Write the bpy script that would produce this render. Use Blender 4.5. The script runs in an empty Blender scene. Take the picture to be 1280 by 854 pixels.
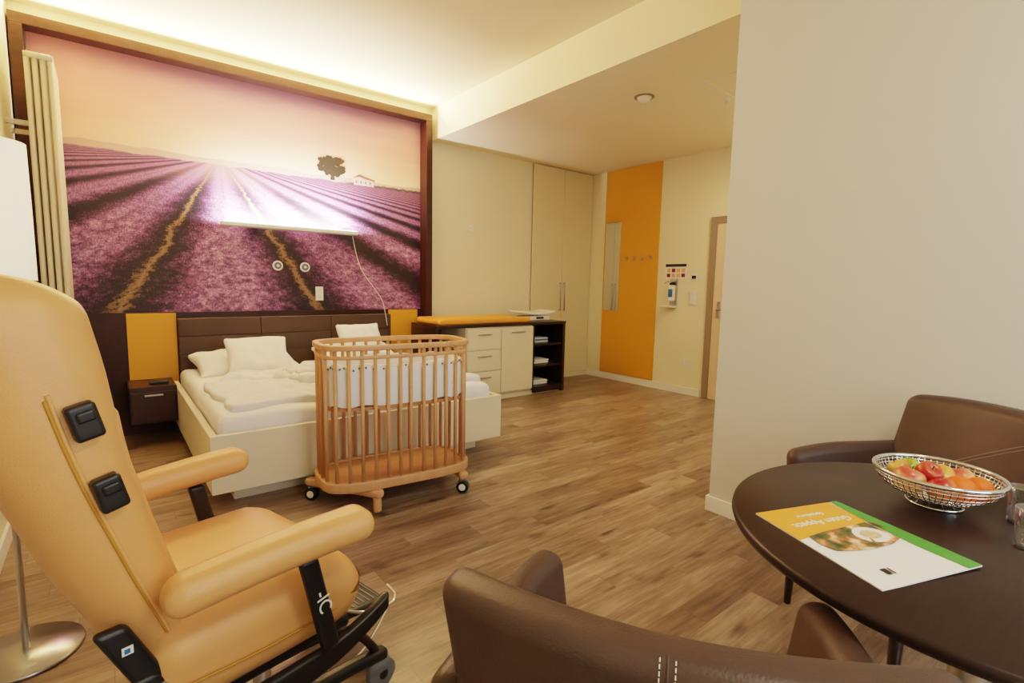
import bpy, bmesh, math, random
from mathutils import Vector, Matrix, noise
random.seed(3)
S=bpy.context.scene
try:
    S.view_settings.view_transform='Filmic'
    S.view_settings.look='Medium High Contrast'
    S.view_settings.exposure=-.05
except Exception as e: print(e)

def c8(r,g,b):
    f=lambda v:(v/255/12.92) if v/255<=.04045 else ((v/255+.055)/1.055)**2.4
    return (f(r),f(g),f(b),1)

# ---------------------------------------------------------------- materials
def mat(name,col,rough=.5,metal=0,var=0,vs=8,bump=0,bs=120,emit=None,es=0,spec=None,coat=0,trans=0,stretch=None):
    m=bpy.data.materials.new(name); m.use_nodes=True
    nt=m.node_tree; b=nt.nodes['Principled BSDF']
    b.inputs['Base Color'].default_value=col
    b.inputs['Roughness'].default_value=rough
    b.inputs['Metallic'].default_value=metal
    if spec is not None: b.inputs['Specular IOR Level'].default_value=spec
    if coat: b.inputs['Coat Weight'].default_value=coat
    if trans: b.inputs['Transmission Weight'].default_value=trans
    if emit: 
        b.inputs['Emission Color'].default_value=emit; b.inputs['Emission Strength'].default_value=es
    tc=nt.nodes.new('ShaderNodeTexCoord')
    src=tc.outputs['Object']
    if stretch:
        mp=nt.nodes.new('ShaderNodeMapping'); mp.inputs['Scale'].default_value=stretch
        nt.links.new(src,mp.inputs['Vector']); src=mp.outputs['Vector']
    if var:
        n=nt.nodes.new('ShaderNodeTexNoise'); n.inputs['Scale'].default_value=vs; n.inputs['Detail'].default_value=5
        nt.links.new(src,n.inputs['Vector'])
        r=nt.nodes.new('ShaderNodeValToRGB')
        r.color_ramp.elements[0].position=.3; r.color_ramp.elements[1].position=.7
        r.color_ramp.elements[0].color=tuple(max(0,c*(1-var)) for c in col[:3])+(1,)
        r.color_ramp.elements[1].color=tuple(min(1,c*(1+var)) for c in col[:3])+(1,)
        nt.links.new(n.outputs['Fac'],r.inputs['Fac']); nt.links.new(r.outputs['Color'],b.inputs['Base Color'])
    if bump:
        n=nt.nodes.new('ShaderNodeTexNoise'); n.inputs['Scale'].default_value=bs; n.inputs['Detail'].default_value=3
        nt.links.new(src,n.inputs['Vector'])
        bp=nt.nodes.new('ShaderNodeBump'); bp.inputs['Strength'].default_value=bump; bp.inputs['Distance'].default_value=.004
        nt.links.new(n.outputs['Fac'],bp.inputs['Height']); nt.links.new(bp.outputs['Normal'],b.inputs['Normal'])
    return m

class E:
    def __init__(s,nt,k): s.nt=nt; s.k=k
    def op(s,o,*a,clamp=False):
        n=s.nt.nodes.new('ShaderNodeMath'); n.operation=o; n.use_clamp=clamp
        for i,v in enumerate((s,)+a):
            if isinstance(v,E): s.nt.links.new(v.k,n.inputs[i])
            else: n.inputs[i].default_value=v
        return E(s.nt,n.outputs[0])
    def __add__(s,o): return s.op('ADD',o)
    def __sub__(s,o): return s.op('SUBTRACT',o)
    def __mul__(s,o): return s.op('MULTIPLY',o)
    def __truediv__(s,o): return s.op('DIVIDE',o)
    def mx(s,o): return s.op('MAXIMUM',o)
    def mn(s,o): return s.op('MINIMUM',o)
    def ss(s,a,b):
        n=s.nt.nodes.new('ShaderNodeMapRange'); n.interpolation_type='SMOOTHSTEP'
        s.nt.links.new(s.k,n.inputs['Value']); n.inputs['From Min'].default_value=a; n.inputs['From Max'].default_value=b
        return E(s.nt,n.outputs['Result'])
    def inv(s):
        return s.op('MULTIPLY_ADD',-1.0,1.0)
def comb(nt,x,y,z=0):
    n=nt.nodes.new('ShaderNodeCombineXYZ')
    for i,v in enumerate((x,y,z)):
        if isinstance(v,E): nt.links.new(v.k,n.inputs[i])
        else: n.inputs[i].default_value=v
    return n.outputs[0]
def noi(nt,vec,scale,detail=4,rough=.5):
    n=nt.nodes.new('ShaderNodeTexNoise'); n.inputs['Scale'].default_value=scale; n.inputs['Detail'].default_value=detail; n.inputs['Roughness'].default_value=rough
    nt.links.new(vec,n.inputs['Vector']); return E(nt,n.outputs['Fac'])
def cmix(nt,f,a,b):
    n=nt.nodes.new('ShaderNodeMix'); n.data_type='RGBA'
    nt.links.new(f.k,n.inputs['Factor'])
    for key,v in (('A',a),('B',b)):
        sk=[i for i in n.inputs if i.name==key and i.type=='RGBA'][0]
        if isinstance(v,tuple): sk.default_value=v
        else: nt.links.new(v,sk)
    return [o for o in n.outputs if o.type=='RGBA'][0]
def ramp(nt,f,els):
    n=nt.nodes.new('ShaderNodeValToRGB'); cr=n.color_ramp
    while len(cr.elements)<len(els): cr.elements.new(.5)
    for e,(p,c) in zip(cr.elements,els): e.position=p; e.color=c
    nt.links.new(f.k,n.inputs['Fac']); return n.outputs['Color']

def mural_mat():
    m=bpy.data.materials.new('mural_print'); m.use_nodes=True; nt=m.node_tree; b=nt.nodes['Principled BSDF']
    b.inputs['Roughness'].default_value=.55
    g=nt.nodes.new('ShaderNodeNewGeometry'); sp=nt.nodes.new('ShaderNodeSeparateXYZ'); nt.links.new(g.outputs['Position'],sp.inputs[0])
    X=E(nt,sp.outputs[0]); Z=E(nt,sp.outputs[2])
    dx=(noi(nt,comb(nt,X*9,Z*9),1,3)-.5)*.07
    dz=(Z*-1.0+2.40).mx(.03)
    s=(X-.86)/dz
    p=dz.op('POWER',-1.0)
    wob=noi(nt,comb(nt,s*1.6,p*3.0),1.2,4,.6)
    s2=s+(wob-.5)*.34+dx
    q=((s2+.57)/1.2).op('FRACT')
    d=(q-.5).op('ABSOLUTE')
    furrow=d.ss(.16,.5)
    q3=((s2+.57)/.6).op('FRACT'); fine=(q3-.5).op('ABSOLUTE').ss(.25,.5)
    n1=noi(nt,comb(nt,s*26,p*44),1,5,.7)
    n2=noi(nt,comb(nt,X*95,Z*42),1,3,.75)
    n3=noi(nt,comb(nt,s*6,p*11),1,3,.6)
    n5=noi(nt,comb(nt,X*14,Z*18),1,4,.7)
    n4=noi(nt,comb(nt,X*1.4,Z*2.0),1,2)
    near=dz.ss(.20,.8)
    crown=d.ss(0,.25).inv()
    tex=n1*.40+n2*.40+n3*.16+(n5-.5)*near*.46+.08+crown*.06
    tex=tex-furrow*.23-fine*.05+(n4-.5)*.12-.03
    tex=(tex-.5)*1.75+.5
    lav=ramp(nt,tex,[(.20,c8(26,12,24)),(.38,c8(72,38,68)),(.55,c8(128,78,122)),(.72,c8(184,132,168)),(.92,c8(230,194,210))])
    far=dz.ss(.03,.42).inv()
    farc=ramp(nt,furrow*.5+fine*.12+n3*.3+n1*.25,[(.1,c8(180,120,144)),(.5,c8(114,66,102)),(.9,c8(54,32,58))])
    lav=cmix(nt,far*.75,lav,farc)
    a1=(s2+.57).op('ABSOLUTE'); a2=(s2-.63).op('ABSOLUTE')
    pw=a1.mn(a2)
    pth=(pw+(n1-.5)*.24+(n2-.5)*.16).ss(.0,.058).inv()
    pthc=ramp(nt,n2*.6+n1*.5,[(.3,c8(84,60,42)),(.55,c8(160,122,82)),(.8,c8(222,190,146))])
    ground=cmix(nt,pth*.8,lav,pthc)
    hz=(s.op('ABSOLUTE').ss(0.2,3.5).inv())*(dz.ss(.03,.30).inv())
    ground=cmix(nt,hz*.55,ground,c8(226,164,156))
    sk=((Z-2.335)/.82)
    cl=noi(nt,comb(nt,X*.8,Z*6),1.2,4)
    sky=ramp(nt,sk+(cl-.5)*.26,[(0,c8(250,220,176)),(.14,c8(242,198,158)),(.42,c8(216,156,138)),(.75,c8(170,116,124)),(1,c8(128,88,106))])
    side=X.ss(-.4,1.3).inv()
    sky=cmix(nt,side*.45,sky,c8(206,130,120))
    hz2=((noi(nt,comb(nt,X*3,0.0),2,3)-.5)*.05+Z)
    hill=Z+(noi(nt,comb(nt,X*1.6,.3),1.3,2)-.5)*.10
    sky=cmix(nt,hill.ss(2.375,2.385).inv()*.6,sky,c8(160,118,124))
    col=cmix(nt,hz2.ss(2.325,2.34),ground,sky)
    hed=((Z-2.335-(noi(nt,comb(nt,X*18,0.0),1,3)-.5)*.05).op('ABSOLUTE').ss(.006,.018).inv())*X.ss(1.9,2.1)
    col=cmix(nt,hed*.9,col,c8(58,50,48))
    nt.links.new(col,b.inputs['Base Color'])
    return m

def floor_mat():
    m=bpy.data.materials.new('oak_plank_floor'); m.use_nodes=True; nt=m.node_tree; b=nt.nodes['Principled BSDF']
    g=nt.nodes.new('ShaderNodeNewGeometry'); sp=nt.nodes.new('ShaderNodeSeparateXYZ'); nt.links.new(g.outputs['Position'],sp.inputs[0])
    X=E(nt,sp.outputs[0])+10.0; Y=E(nt,sp.outputs[1])+10.0
    W=.125; L=.95
    row=(Y/W).op('FLOOR')
    off=(row*.37).op('FRACT')
    xs=X/L+off
    pl=xs.op('FLOOR')
    wn=nt.nodes.new('ShaderNodeTexWhiteNoise'); wn.noise_dimensions='2D'; nt.links.new(comb(nt,row,pl),wn.inputs['Vector'])
    rnd=E(nt,wn.outputs['Value'])
    gr=noi(nt,comb(nt,X*1.8+rnd*9,Y*14+rnd*40,rnd*5),1.5,7,.68)
    gr2=noi(nt,comb(nt,X*5+rnd*30,Y*70,rnd*7),1.0,4,.6)
    kn=noi(nt,comb(nt,X*2.6+rnd*13,Y*7+rnd*20),1.5,2)
    v=gr*.66+gr2*.28+(rnd-.5)*.16+.04+(kn.ss(.58,.8))*-.22
    col=ramp(nt,v,[(.28,c8(76,62,53)),(.42,c8(114,95,80)),(.54,c8(140,120,102)),(.70,c8(172,155,135))])
    e1=((Y/W).op('FRACT')-.5).op('ABSOLUTE').ss(.484,.498)
    e2=(xs.op('FRACT')-.5).op('ABSOLUTE').ss(.4970,.4995)
    col=cmix(nt,e1.mx(e2)*.4,col,c8(62,50,42))
    nt.links.new(col,b.inputs['Base Color'])
    rr=gr*.2+.25; nt.links.new(rr.k,b.inputs['Roughness'])
    bp=nt.nodes.new('ShaderNodeBump'); bp.inputs['Strength'].default_value=.15; bp.inputs['Distance'].default_value=.002
    nt.links.new(gr2.k,bp.inputs['Height']); nt.links.new(bp.outputs['Normal'],b.inputs['Normal'])
    return m

M={}
M['wall']=mat('wall_paint',c8(234,225,196),.8,bump=.12,bs=220)
M['wallw']=mat('wall_paint_white',c8(206,206,200),.8,bump=.06,bs=220)
M['ceil']=mat('ceiling_paint',c8(240,229,202),.85)
M['base']=mat('baseboard_white',c8(238,236,230),.45)
M['floor']=floor_mat(); M['mural']=mural_mat()
M['dark']=mat('wenge_wood',c8(42,26,22),.35,var=.25,vs=6,stretch=(1,8,8))
M['frame']=mat('walnut_frame',c8(50,26,18),.4,var=.25,vs=5,stretch=(1,6,6),spec=.3)
M['tbl']=mat('table_wenge',c8(42,30,28),.36,var=.16,vs=6,stretch=(2,14,2),spec=.3)
M['yel']=mat('ochre_panel',c8(220,154,42),.55)
M['cream']=mat('cream_laminate',c8(228,219,194),.4)
M['cream2']=mat('cream_wardrobe',c8(222,212,182),.4)
M['gap']=mat('wardrobe_carcass',c8(150,138,112),.5)
M['brown']=mat('brown_leather',c8(72,56,50),.42,var=.05,vs=14,bump=.22,bs=260,spec=.35)
M['hb']=mat('headboard_leather',c8(64,46,36),.55,bump=.2,bs=240)
M['tan']=mat('apricot_leather',c8(212,156,100),.42,var=.04,vs=7,bump=.18,bs=240)
M['tan2']=mat('apricot_zipper',c8(180,128,48),.5)
M['black']=mat('black_plastic',c8(20,20,22),.4)
M['steel']=mat('brushed_steel',c8(190,190,188),.28,1)
M['chrome']=mat('chrome',c8(225,225,225),.08,1)
M['white']=mat('white_plastic',c8(235,234,228),.4)
M['linen']=mat('white_linen',c8(236,236,236),.9,bump=.3,bs=40)
M['linen2']=mat('white_linen_grey',c8(224,225,229),.9,bump=.3,bs=40)
M['beech']=mat('beech_wood',c8(202,154,112),.42,var=.10,vs=5,stretch=(4,4,.8))
M['beech2']=mat('beech_shelf',c8(184,130,84),.42,var=.14,vs=5,stretch=(1,8,1))
M['rad']=mat('radiator_enamel',c8(214,204,178),.4)
M['grey']=mat('grey_rubber',c8(104,112,124),.5)
M['orange']=mat('orange_mat',c8(238,156,64),.5)
M['thread']=mat('pale_thread',c8(215,210,196),.7)
M['thread2']=mat('brown_thread',c8(190,180,164),.7)
M['mirror']=mat('mirror_glass',c8(225,228,228),.03,1)
M['door']=mat('door_maple',c8(216,192,160),.45,var=.06,vs=4,stretch=(1,1,.2))
M['dframe']=mat('door_frame_metal',c8(140,122,102),.45)
M['shade']=mat('lamp_shade',c8(250,240,216),.8,emit=(1,.80,.54,1),es=1.1)
M['led']=mat('led_tube',c8(255,250,240),.5,emit=(1,.88,.88,1),es=30)
M['cove']=mat('cove_led',c8(255,240,200),.5,emit=(1,.78,.42,1),es=6)
M['lum']=mat('added_luminaire_diffuser',c8(255,250,240),.5,emit=(1,.88,.70,1),es=3)  # glow of the two added, out-of-view luminaires
M['green']=mat('print_green',c8(70,150,60),.35)
M['porange']=mat('print_orange',c8(236,160,52),.3)
M['pwhite']=mat('print_white',c8(238,238,238),.3)
M['ink']=mat('ink_dark',c8(30,30,32),.5)
M['pred']=mat('print_maroon',c8(120,20,50),.4)
M['food']=mat('print_food',c8(150,120,80),.35)
M['blue']=mat('label_blue',c8(40,110,170),.4)
M['skin']=mat('print_pictogram',c8(230,170,120),.4)
M['leaf']=mat('print_tree',c8(52,42,32),.6,var=.4,vs=60)
M['house']=mat('print_house',c8(206,186,172),.6)
M['roof']=mat('print_roof',c8(120,90,84),.6)
M['cord']=mat('cord_white',c8(220,215,205),.5)
def pane_mat(nm,f):
    m=bpy.data.materials.new(nm); m.use_nodes=True; nt=m.node_tree
    for n in list(nt.nodes):
        if n.type=='BSDF_PRINCIPLED': nt.nodes.remove(n)
    o=[n for n in nt.nodes if n.type=='OUTPUT_MATERIAL'][0]
    t=nt.nodes.new('ShaderNodeBsdfTransparent'); g=nt.nodes.new('ShaderNodeBsdfGlossy'); g.inputs['Roughness'].default_value=.02
    x=nt.nodes.new('ShaderNodeMixShader'); fr=nt.nodes.new('ShaderNodeLayerWeight'); fr.inputs['Blend'].default_value=f
    nt.links.new(fr.outputs['Facing'],x.inputs[0])
    nt.links.new(t.outputs[0],x.inputs[1]); nt.links.new(g.outputs[0],x.inputs[2]); nt.links.new(x.outputs[0],o.inputs['Surface']); return m
M['pane']=pane_mat('window_pane',.1)
M['glass']=pane_mat('clear_glass',.3)
def food_mat():
    m=M['food']; nt=m.node_tree; b=nt.nodes['Principled BSDF']
    tc=nt.nodes.new('ShaderNodeTexCoord'); v=nt.nodes.new('ShaderNodeTexNoise'); v.inputs['Scale'].default_value=30; v.inputs['Detail'].default_value=4
    nt.links.new(tc.outputs['Object'],v.inputs['Vector'])
    c=ramp(nt,E(nt,v.outputs['Fac']),[(.34,c8(36,44,18)),(.44,c8(84,96,40)),(.51,c8(150,90,50)),(.57,c8(200,140,90)),(.70,c8(240,225,200))])
    nt.links.new(c,b.inputs['Base Color'])
food_mat()
def apple_mat(name,a,b_):
    m=bpy.data.materials.new(name); m.use_nodes=True; nt=m.node_tree; b=nt.nodes['Principled BSDF']; b.inputs['Roughness'].default_value=.3
    tc=nt.nodes.new('ShaderNodeTexCoord'); f=noi(nt,tc.outputs['Object'],14,3)
    nt.links.new(ramp(nt,f,[(.4,a),(.62,b_)]),b.inputs['Base Color']); return m

# ---------------------------------------------------------------- builders
def empty(name,loc=(0,0,0),rz=0):
    o=bpy.data.objects.new(name,None); S.collection.objects.link(o); o.location=loc; o.rotation_euler=(0,0,rz); o.empty_display_size=.1
    return o
def mk(par,name,verts,faces,m,smooth=False,sharp=None):
    me=bpy.data.meshes.new(name); me.from_pydata([tuple(v) for v in verts],[],faces); me.update()
    bm=bmesh.new(); bm.from_mesh(me); bmesh.ops.recalc_face_normals(bm,faces=bm.faces); bm.to_mesh(me); bm.free()
    if smooth:
        for p in me.polygons: p.use_smooth=True
    o=bpy.data.objects.new(name,me); S.collection.objects.link(o)
    if m: me.materials.append(m)
    if par: o.parent=par
    return o
def boxes(par,name,lst,m,bevel=0):
    V=[];F=[]
    for lo,hi in lst:
        b=len(V)
        for z in (lo[2],hi[2]):
            for x,y in ((lo[0],lo[1]),(hi[0],lo[1]),(hi[0],hi[1]),(lo[0],hi[1])): V.append((x,y,z))
        F+=[(b,b+3,b+2,b+1),(b+4,b+5,b+6,b+7),(b,b+1,b+5,b+4),(b+1,b+2,b+6,b+5),(b+2,b+3,b+7,b+6),(b+3,b,b+4,b+7)]
    o=mk(par,name,V,F,m)
    if bevel:
        k=o.modifiers.new('bev','BEVEL'); k.width=bevel; k.segments=2; k.limit_method='ANGLE'
    return o
def box(par,name,lo,hi,m,bevel=.002): return boxes(par,name,[(lo,hi)],m,bevel)
def rbox(par,name,ctr,size,r,m,deform=None,n=(6,6,6),k=4,rot=None):
    h=[s/2 for s in size]; r=min(r,min(h)*.999)
    ax=[]
    for i in range(3):
        c=h[i]-r; co=[c+r*math.tan(j/k*math.pi/4) for j in range(1,k+1)]
        mid=[-c+2*c*j/n[i] for j in range(n[i]+1)] if c>1e-6 else [0]
        ax.append([-v for v in reversed(co)]+mid+co)
    V={};L=[];F=[]
    def vid(i,j,l):
        key=(i,j,l)
        if key not in V:
            p=Vector((ax[0][i],ax[1][j],ax[2][l]))
            inn=Vector([max(-(h[a]-r),min(h[a]-r,p[a])) for a in range(3)])
            d=p-inn
            p=inn+d.normalized()*r if d.length>1e-9 else p
            V[key]=len(L); L.append(p)
        return V[key]
    N=[len(a) for a in ax]
    for i in range(N[0]-1):
        for j in range(N[1]-1):
            for l in (0,N[2]-1): F.append((vid(i,j,l),vid(i+1,j,l),vid(i+1,j+1,l),vid(i,j+1,l)))
    for i in range(N[0]-1):
        for l in range(N[2]-1):
            for j in (0,N[1]-1): F.append((vid(i,j,l),vid(i+1,j,l),vid(i+1,j,l+1),vid(i,j,l+1)))
    for j in range(N[1]-1):
        for l in range(N[2]-1):
            for i in (0,N[0]-1): F.append((vid(i,j,l),vid(i,j+1,l),vid(i,j+1,l+1),vid(i,j,l+1)))
    if deform: L=[Vector(deform(p)) for p in L]
    if rot is not None: L=[rot@p for p in L]
    c=Vector(ctr)
    return mk(par,name,[p+c for p in L],F,m,True)
def cyl(par,name,p0,p1,r0,m,r1=None,seg=24):
    r1=r0 if r1 is None else r1
    p0=Vector(p0);p1=Vector(p1);d=(p1-p0).normalized(); a=d.orthogonal().normalized(); b=d.cross(a)
    V=[];F=[]
    for p,r in((p0,r0),(p1,r1)):
        for i in range(seg):
            t=2*math.pi*i/seg; V.append(p+a*math.cos(t)*r+b*math.sin(t)*r)
    F=[(i,(i+1)%seg,seg+(i+1)%seg,seg+i) for i in range(seg)]+[tuple(range(seg)),tuple(range(seg,2*seg))]
    o=mk(par,name,V,F,m,True)
    bm=o.modifiers.new('bev','BEVEL'); bm.width=min(r0,r1)*.12; bm.segments=2; bm.limit_method='ANGLE'; bm.angle_limit=1.0
    return o
def lathe(par,name,prof,m,ctr=(0,0,0),seg=48):
    V=[];F=[];n=len(prof)
    for i in range(seg):
        t=2*math.pi*i/seg
        for r,z in prof: V.append((ctr[0]+r*math.cos(t),ctr[1]+r*math.sin(t),ctr[2]+z))
    for i in range(seg):
        for j in range(n-1): F.append((i*n+j,((i+1)%seg)*n+j,((i+1)%seg)*n+j+1,i*n+j+1))
    o=mk(par,name,V,F,m,True)
    bm=bmesh.new(); bm.from_mesh(o.data); bmesh.ops.remove_doubles(bm,verts=bm.verts,dist=1e-5); bmesh.ops.recalc_face_normals(bm,faces=bm.faces); bm.to_mesh(o.data); bm.free()
    return o
def tubes(par,name,paths,r,m,cyclic=False,smooth=True,res=4):
    cu=bpy.data.curves.new(name,'CURVE'); cu.dimensions='3D'; cu.bevel_depth=r; cu.bevel_resolution=3; cu.use_fill_caps=True
    for pts in paths:
        if smooth:
            sp=cu.splines.new('NURBS'); sp.points.add(len(pts)-1)
            for q,p in zip(sp.points,pts): q.co=(*p,1)
            sp.order_u=min(3,len(pts)); sp.use_endpoint_u=not cyclic; sp.resolution_u=res
        else:
            sp=cu.splines.new('POLY'); sp.points.add(len(pts)-1)
            for q,p in zip(sp.points,pts): q.co=(*p,1)
        sp.use_cyclic_u=cyclic
    o=bpy.data.objects.new(name,cu); S.collection.objects.link(o); cu.materials.append(m)
    if par:o.parent=par
    return o
def text(par,name,body,mtx,size,m,align='CENTER',ext=.0003):
    cu=bpy.data.curves.new(name,'FONT'); cu.body=body; cu.size=size; cu.align_x=align; cu.align_y='CENTER'; cu.extrude=ext
    o=bpy.data.objects.new(name,cu); S.collection.objects.link(o); cu.materials.append(m); o.parent=par; o.matrix_local=mtx
    return o
def basis(xa,ya,loc):
    xa=Vector(xa).normalized(); ya=Vector(ya); ya=(ya-xa*ya.dot(xa)).normalized(); za=xa.cross(ya)
    mm=Matrix((xa,ya,za)).transposed().to_4x4(); mm.translation=Vector(loc); return mm

# ---------------------------------------------------------------- room
XW,XE,YN,YS=-.45,5.65,5.33,-2.3
HC,HS=3.28,2.93; PX,PY=2.79,1.575
box(None,'floor',(XW-.1,YS-.1,-.1),(XE+.1,YN+.1,0),M['floor'],0)
box(None,'wall_north',(XW-.1,YN,0),(XE+.1,YN+.1,HC+.1),M['wall'],0)
box(None,'wall_east',(XE,YS,0),(XE+.1,YN,HC),M['wall'],0)
box(None,'wall_west',(XW-.1,YS,0),(XW,YN,HC),M['wall'],0)
wx0,wx1,wz0,wz1=.2,2.4,.85,2.7
boxes(None,'wall_south',[((XW-.1,YS-.1,0),(wx0,YS,HC)),((wx1,YS-.1,0),(XE+.1,YS,HC)),((wx0,YS-.1,0),(wx1,YS,wz0)),((wx0,YS-.1,wz1),(wx1,YS,HC))],M['wall'])
boxes(None,'wall_partition',[((PX,YS,0),(3.0,PY,HC)),((3.0,PY-.12,0),(XE,PY,HS))],M['wallw'])
box(None,'ceiling',(XW-.1,YS-.1,HC),(XE+.1,YN,HC+.1),M['ceil'],0)
box(None,'ceiling_soffit',(3.0,YS,HS),(XE,YN,HC),M['ceil'],0)
w=empty('window_1')
fr=[((wx0,YS-.08,wz0),(wx0+.06,YS-.02,wz1)),((wx1-.06,YS-.08,wz0),(wx1,YS-.02,wz1)),((wx0+.06,YS-.08,wz0),(wx1-.06,YS-.02,wz0+.06)),((wx0+.06,YS-.08,wz1-.06),(wx1-.06,YS-.02,wz1)),((1.27,YS-.08,wz0+.06),(1.33,YS-.02,wz1-.06))]
boxes(w,'frame',fr,M['white'],.004)
box(w,'glass_pane',(wx0+.06,YS-.055,wz0+.06),(wx1-.06,YS-.05,wz1-.06),M['pane'],0)
bh=.09
box(None,'baseboard_east',(XE-.015,3.40,0),(XE,YN,bh),M['base'])
box(None,'baseboard_entry',(XE-.015,PY,0),(XE,2.3,bh),M['base'])
box(None,'baseboard_north',(2.95,YN-.015,0),(4.5,YN,bh),M['base'])
box(None,'baseboard_west',(XW,YS,0),(XW+.015,5.1,bh),M['base'])
boxes(None,'baseboard_partition',[((PX-.015,YS,0),(PX,PY+.015,bh)),((PX,PY,0),(XE-.02,PY+.015,bh))],M['base'],.002)

# wardrobe flush with north wall
w=empty('wardrobe',(4.52,YN,0))
box(w,'surround',(0,-.02,0),(1.12,-.002,HS-.01),M['gap'],0)
for i,(a,b) in enumerate(((.0,.553),(.557,1.12))):
    box(w,'door_leaf_%d'%(i+1),(a,-.04,.07),(b,-.02,2.915),M['cream2'],.003)
for i,x in enumerate((.515,.59)):
    tubes(w,'handle_%d'%(i+1),[[(x,-.04,.98),(x,-.07,.98),(x,-.07,1.36),(x,-.04,1.36)]],.008,M['steel'],smooth=False)
box(w,'plinth',(0,-.035,0),(1.12,-.02,.065),M['cream'],.001)

# orange panel, mirror, hooks
w=empty('ochre_wall_panel',(XE,4.56,0))
box(w,'board',(-.018,-.46,.095),(0,.46,HS-.005),M['yel'],.002)
w=empty('wall_mirror',(XE-.018,4.855,1.6))
box(w,'glass',(-.012,-.135,-.61),(0,.135,.61),M['mirror'],.002)
tubes(w,'edge_clip',[[(-.013,-.13,.61),(-.013,.13,.61)]],.004,M['steel'],smooth=False)
w=empty('coat_hook_rack',(XE-.018,4.40,1.72))
for i in range(4):
    y=-.2+i*.13
    cyl(w,'hook_plate_%d'%i,(.002,y,0),(-.006,y,0),.014,M['steel'])
    tubes(w,'hook_%d'%i,[[(-.004,y,0),(-.05,y,-.005),(-.055,y,.03)],[(-.004,y,-.01),(-.03,y,-.05),(-.045,y,-.03)]],.006,M['steel'])
# hygiene station
w=empty('hygiene_notice',(XE,3.83,1.535))
box(w,'card',(-.005,-.155,-.095),(0.002,.155,.095),M['white'],.001)
box(w,'header_strip',(-.007,-.15,.055),(-.004,.15,.09),M['ink'],0)
for i in range(4):
    for j in range(2):
        box(w,'pictogram_%d_%d'%(i,j),(-.007,-.135+i*.07,-.075+j*.062),(-.004,-.085+i*.07,-.03+j*.062),M['skin'] if (i+j)%3 else M['pred'],0)
w=empty('soap_dispenser',(XE,3.84,1.28))
box(w,'back_plate',(-.02,-.05,-.17),(0.002,.05,.16),M['steel'],.004)
rbox(w,'bottle',(-.05,0,-.02),(.06,.075,.2),.015,M['white'])
box(w,'label',(-.083,-.03,-.07),(-.079,.03,.03),M['blue'],0)
tubes(w,'lever',[[(-.02,-.035,.14),(-.13,-.035,.12),(-.16,-.03,.10)],[(-.02,.035,.14),(-.13,.035,.12),(-.16,.03,.10)]],.005,M['chrome'])
rbox(w,'pump_head',(-.05,0,.10),(.05,.05,.04),.012,M['black'])
box(w,'drip_tray',(-.10,-.055,-.20),(0,.14,-.185),M['white'],.003)
for nm,y,z,hh in (('thermostat',3.565,1.46,.04),('light_switch',3.575,1.21,.085),('power_outlet',3.60,.40,.045)):
    w=empty(nm,(XE,y,z))
    box(w,'plate',(-.01,-.042,-hh),(0.002,.042,hh),M['white'],.003)
    if nm=='power_outlet': cyl(w,'socket',(-.0105,0,0),(-.012,0,0),.024,M['linen2'])
    elif nm=='thermostat': box(w,'display',(-.013,-.028,-.02),(-.009,.028,.02),M['ink'],0)
    else: boxes(w,'rockers',[((-.014,-.034,.005),(-.009,.034,.078)),((-.014,-.034,-.078),(-.009,.034,-.005))],M['linen2'],.001)
w=empty('room_sensor',(3.54,YN,2.0))
box(w,'plate',(-.035,-.012,-.04),(.035,.002,.04),M['white'],.003); cyl(w,'button',(0,-.011,0),(0,-.016,0),.013,M['linen2'])
# door
w=empty('door_1',(XE,2.85,0))
boxes(w,'frame',[((-.03,.44,0),(0,.52,2.16)),((-.03,-.52,0),(0,-.44,2.16)),((-.03,-.44,2.08),(0,.44,2.16))],M['dframe'],.004)
box(w,'leaf',(-.015,-.44,.005),(0,.44,2.08),M['door'],.002)
box(w,'lock_plate',(-.02,.35,.98),(-.014,.39,1.18),M['steel'],.002)
tubes(w,'handle',[[(-.02,.37,1.08),(-.065,.37,1.08),(-.065,.25,1.08)]],.009,M['steel'],smooth=False)
# ceiling devices
w=empty('smoke_detector',(3.67,2.89,HS)); lathe(w,'housing',[(0,-.045),(.03,-.045),(.045,-.03),(.06,-.012),(.06,0)],M['white']); lathe(w,'rim',[(.06,-.006),(.085,-.004),(.085,.0)],M['dframe'])
w=empty('ceiling_sprinkler',(4.22,2.46,HS)); lathe(w,'rose',[(0,-.01),(.03,-.008),(.035,0)],M['white']); cyl(w,'nozzle',(0,0,-.01),(0,0,-.05),.01,M['chrome'])
w=empty('ceiling_access_panel',(4.0,2.15,HS)); boxes(w,'rim',[((-.25,-.25,-.004),(.25,-.244,0)),((-.25,.244,-.004),(.25,.25,0)),((-.25,-.244,-.004),(-.244,.244,0)),((.244,-.244,-.004),(.25,.244,0))],M['white'])
for i,(x,y,z) in enumerate(((1.1,-.9,HC),(4.75,2.05,HS))):  # unseen luminaires, added to brighten the seating area and the entry
    w=empty('added_luminaire' if i==0 else 'added_luminaire.001',(x,y,z))
    lathe(w,'housing',[(.25,0),(.25,-.05),(.235,-.05)],M['white']); lathe(w,'diffuser',[(0,-.045),(.235,-.045)],M['lum'])

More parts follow.
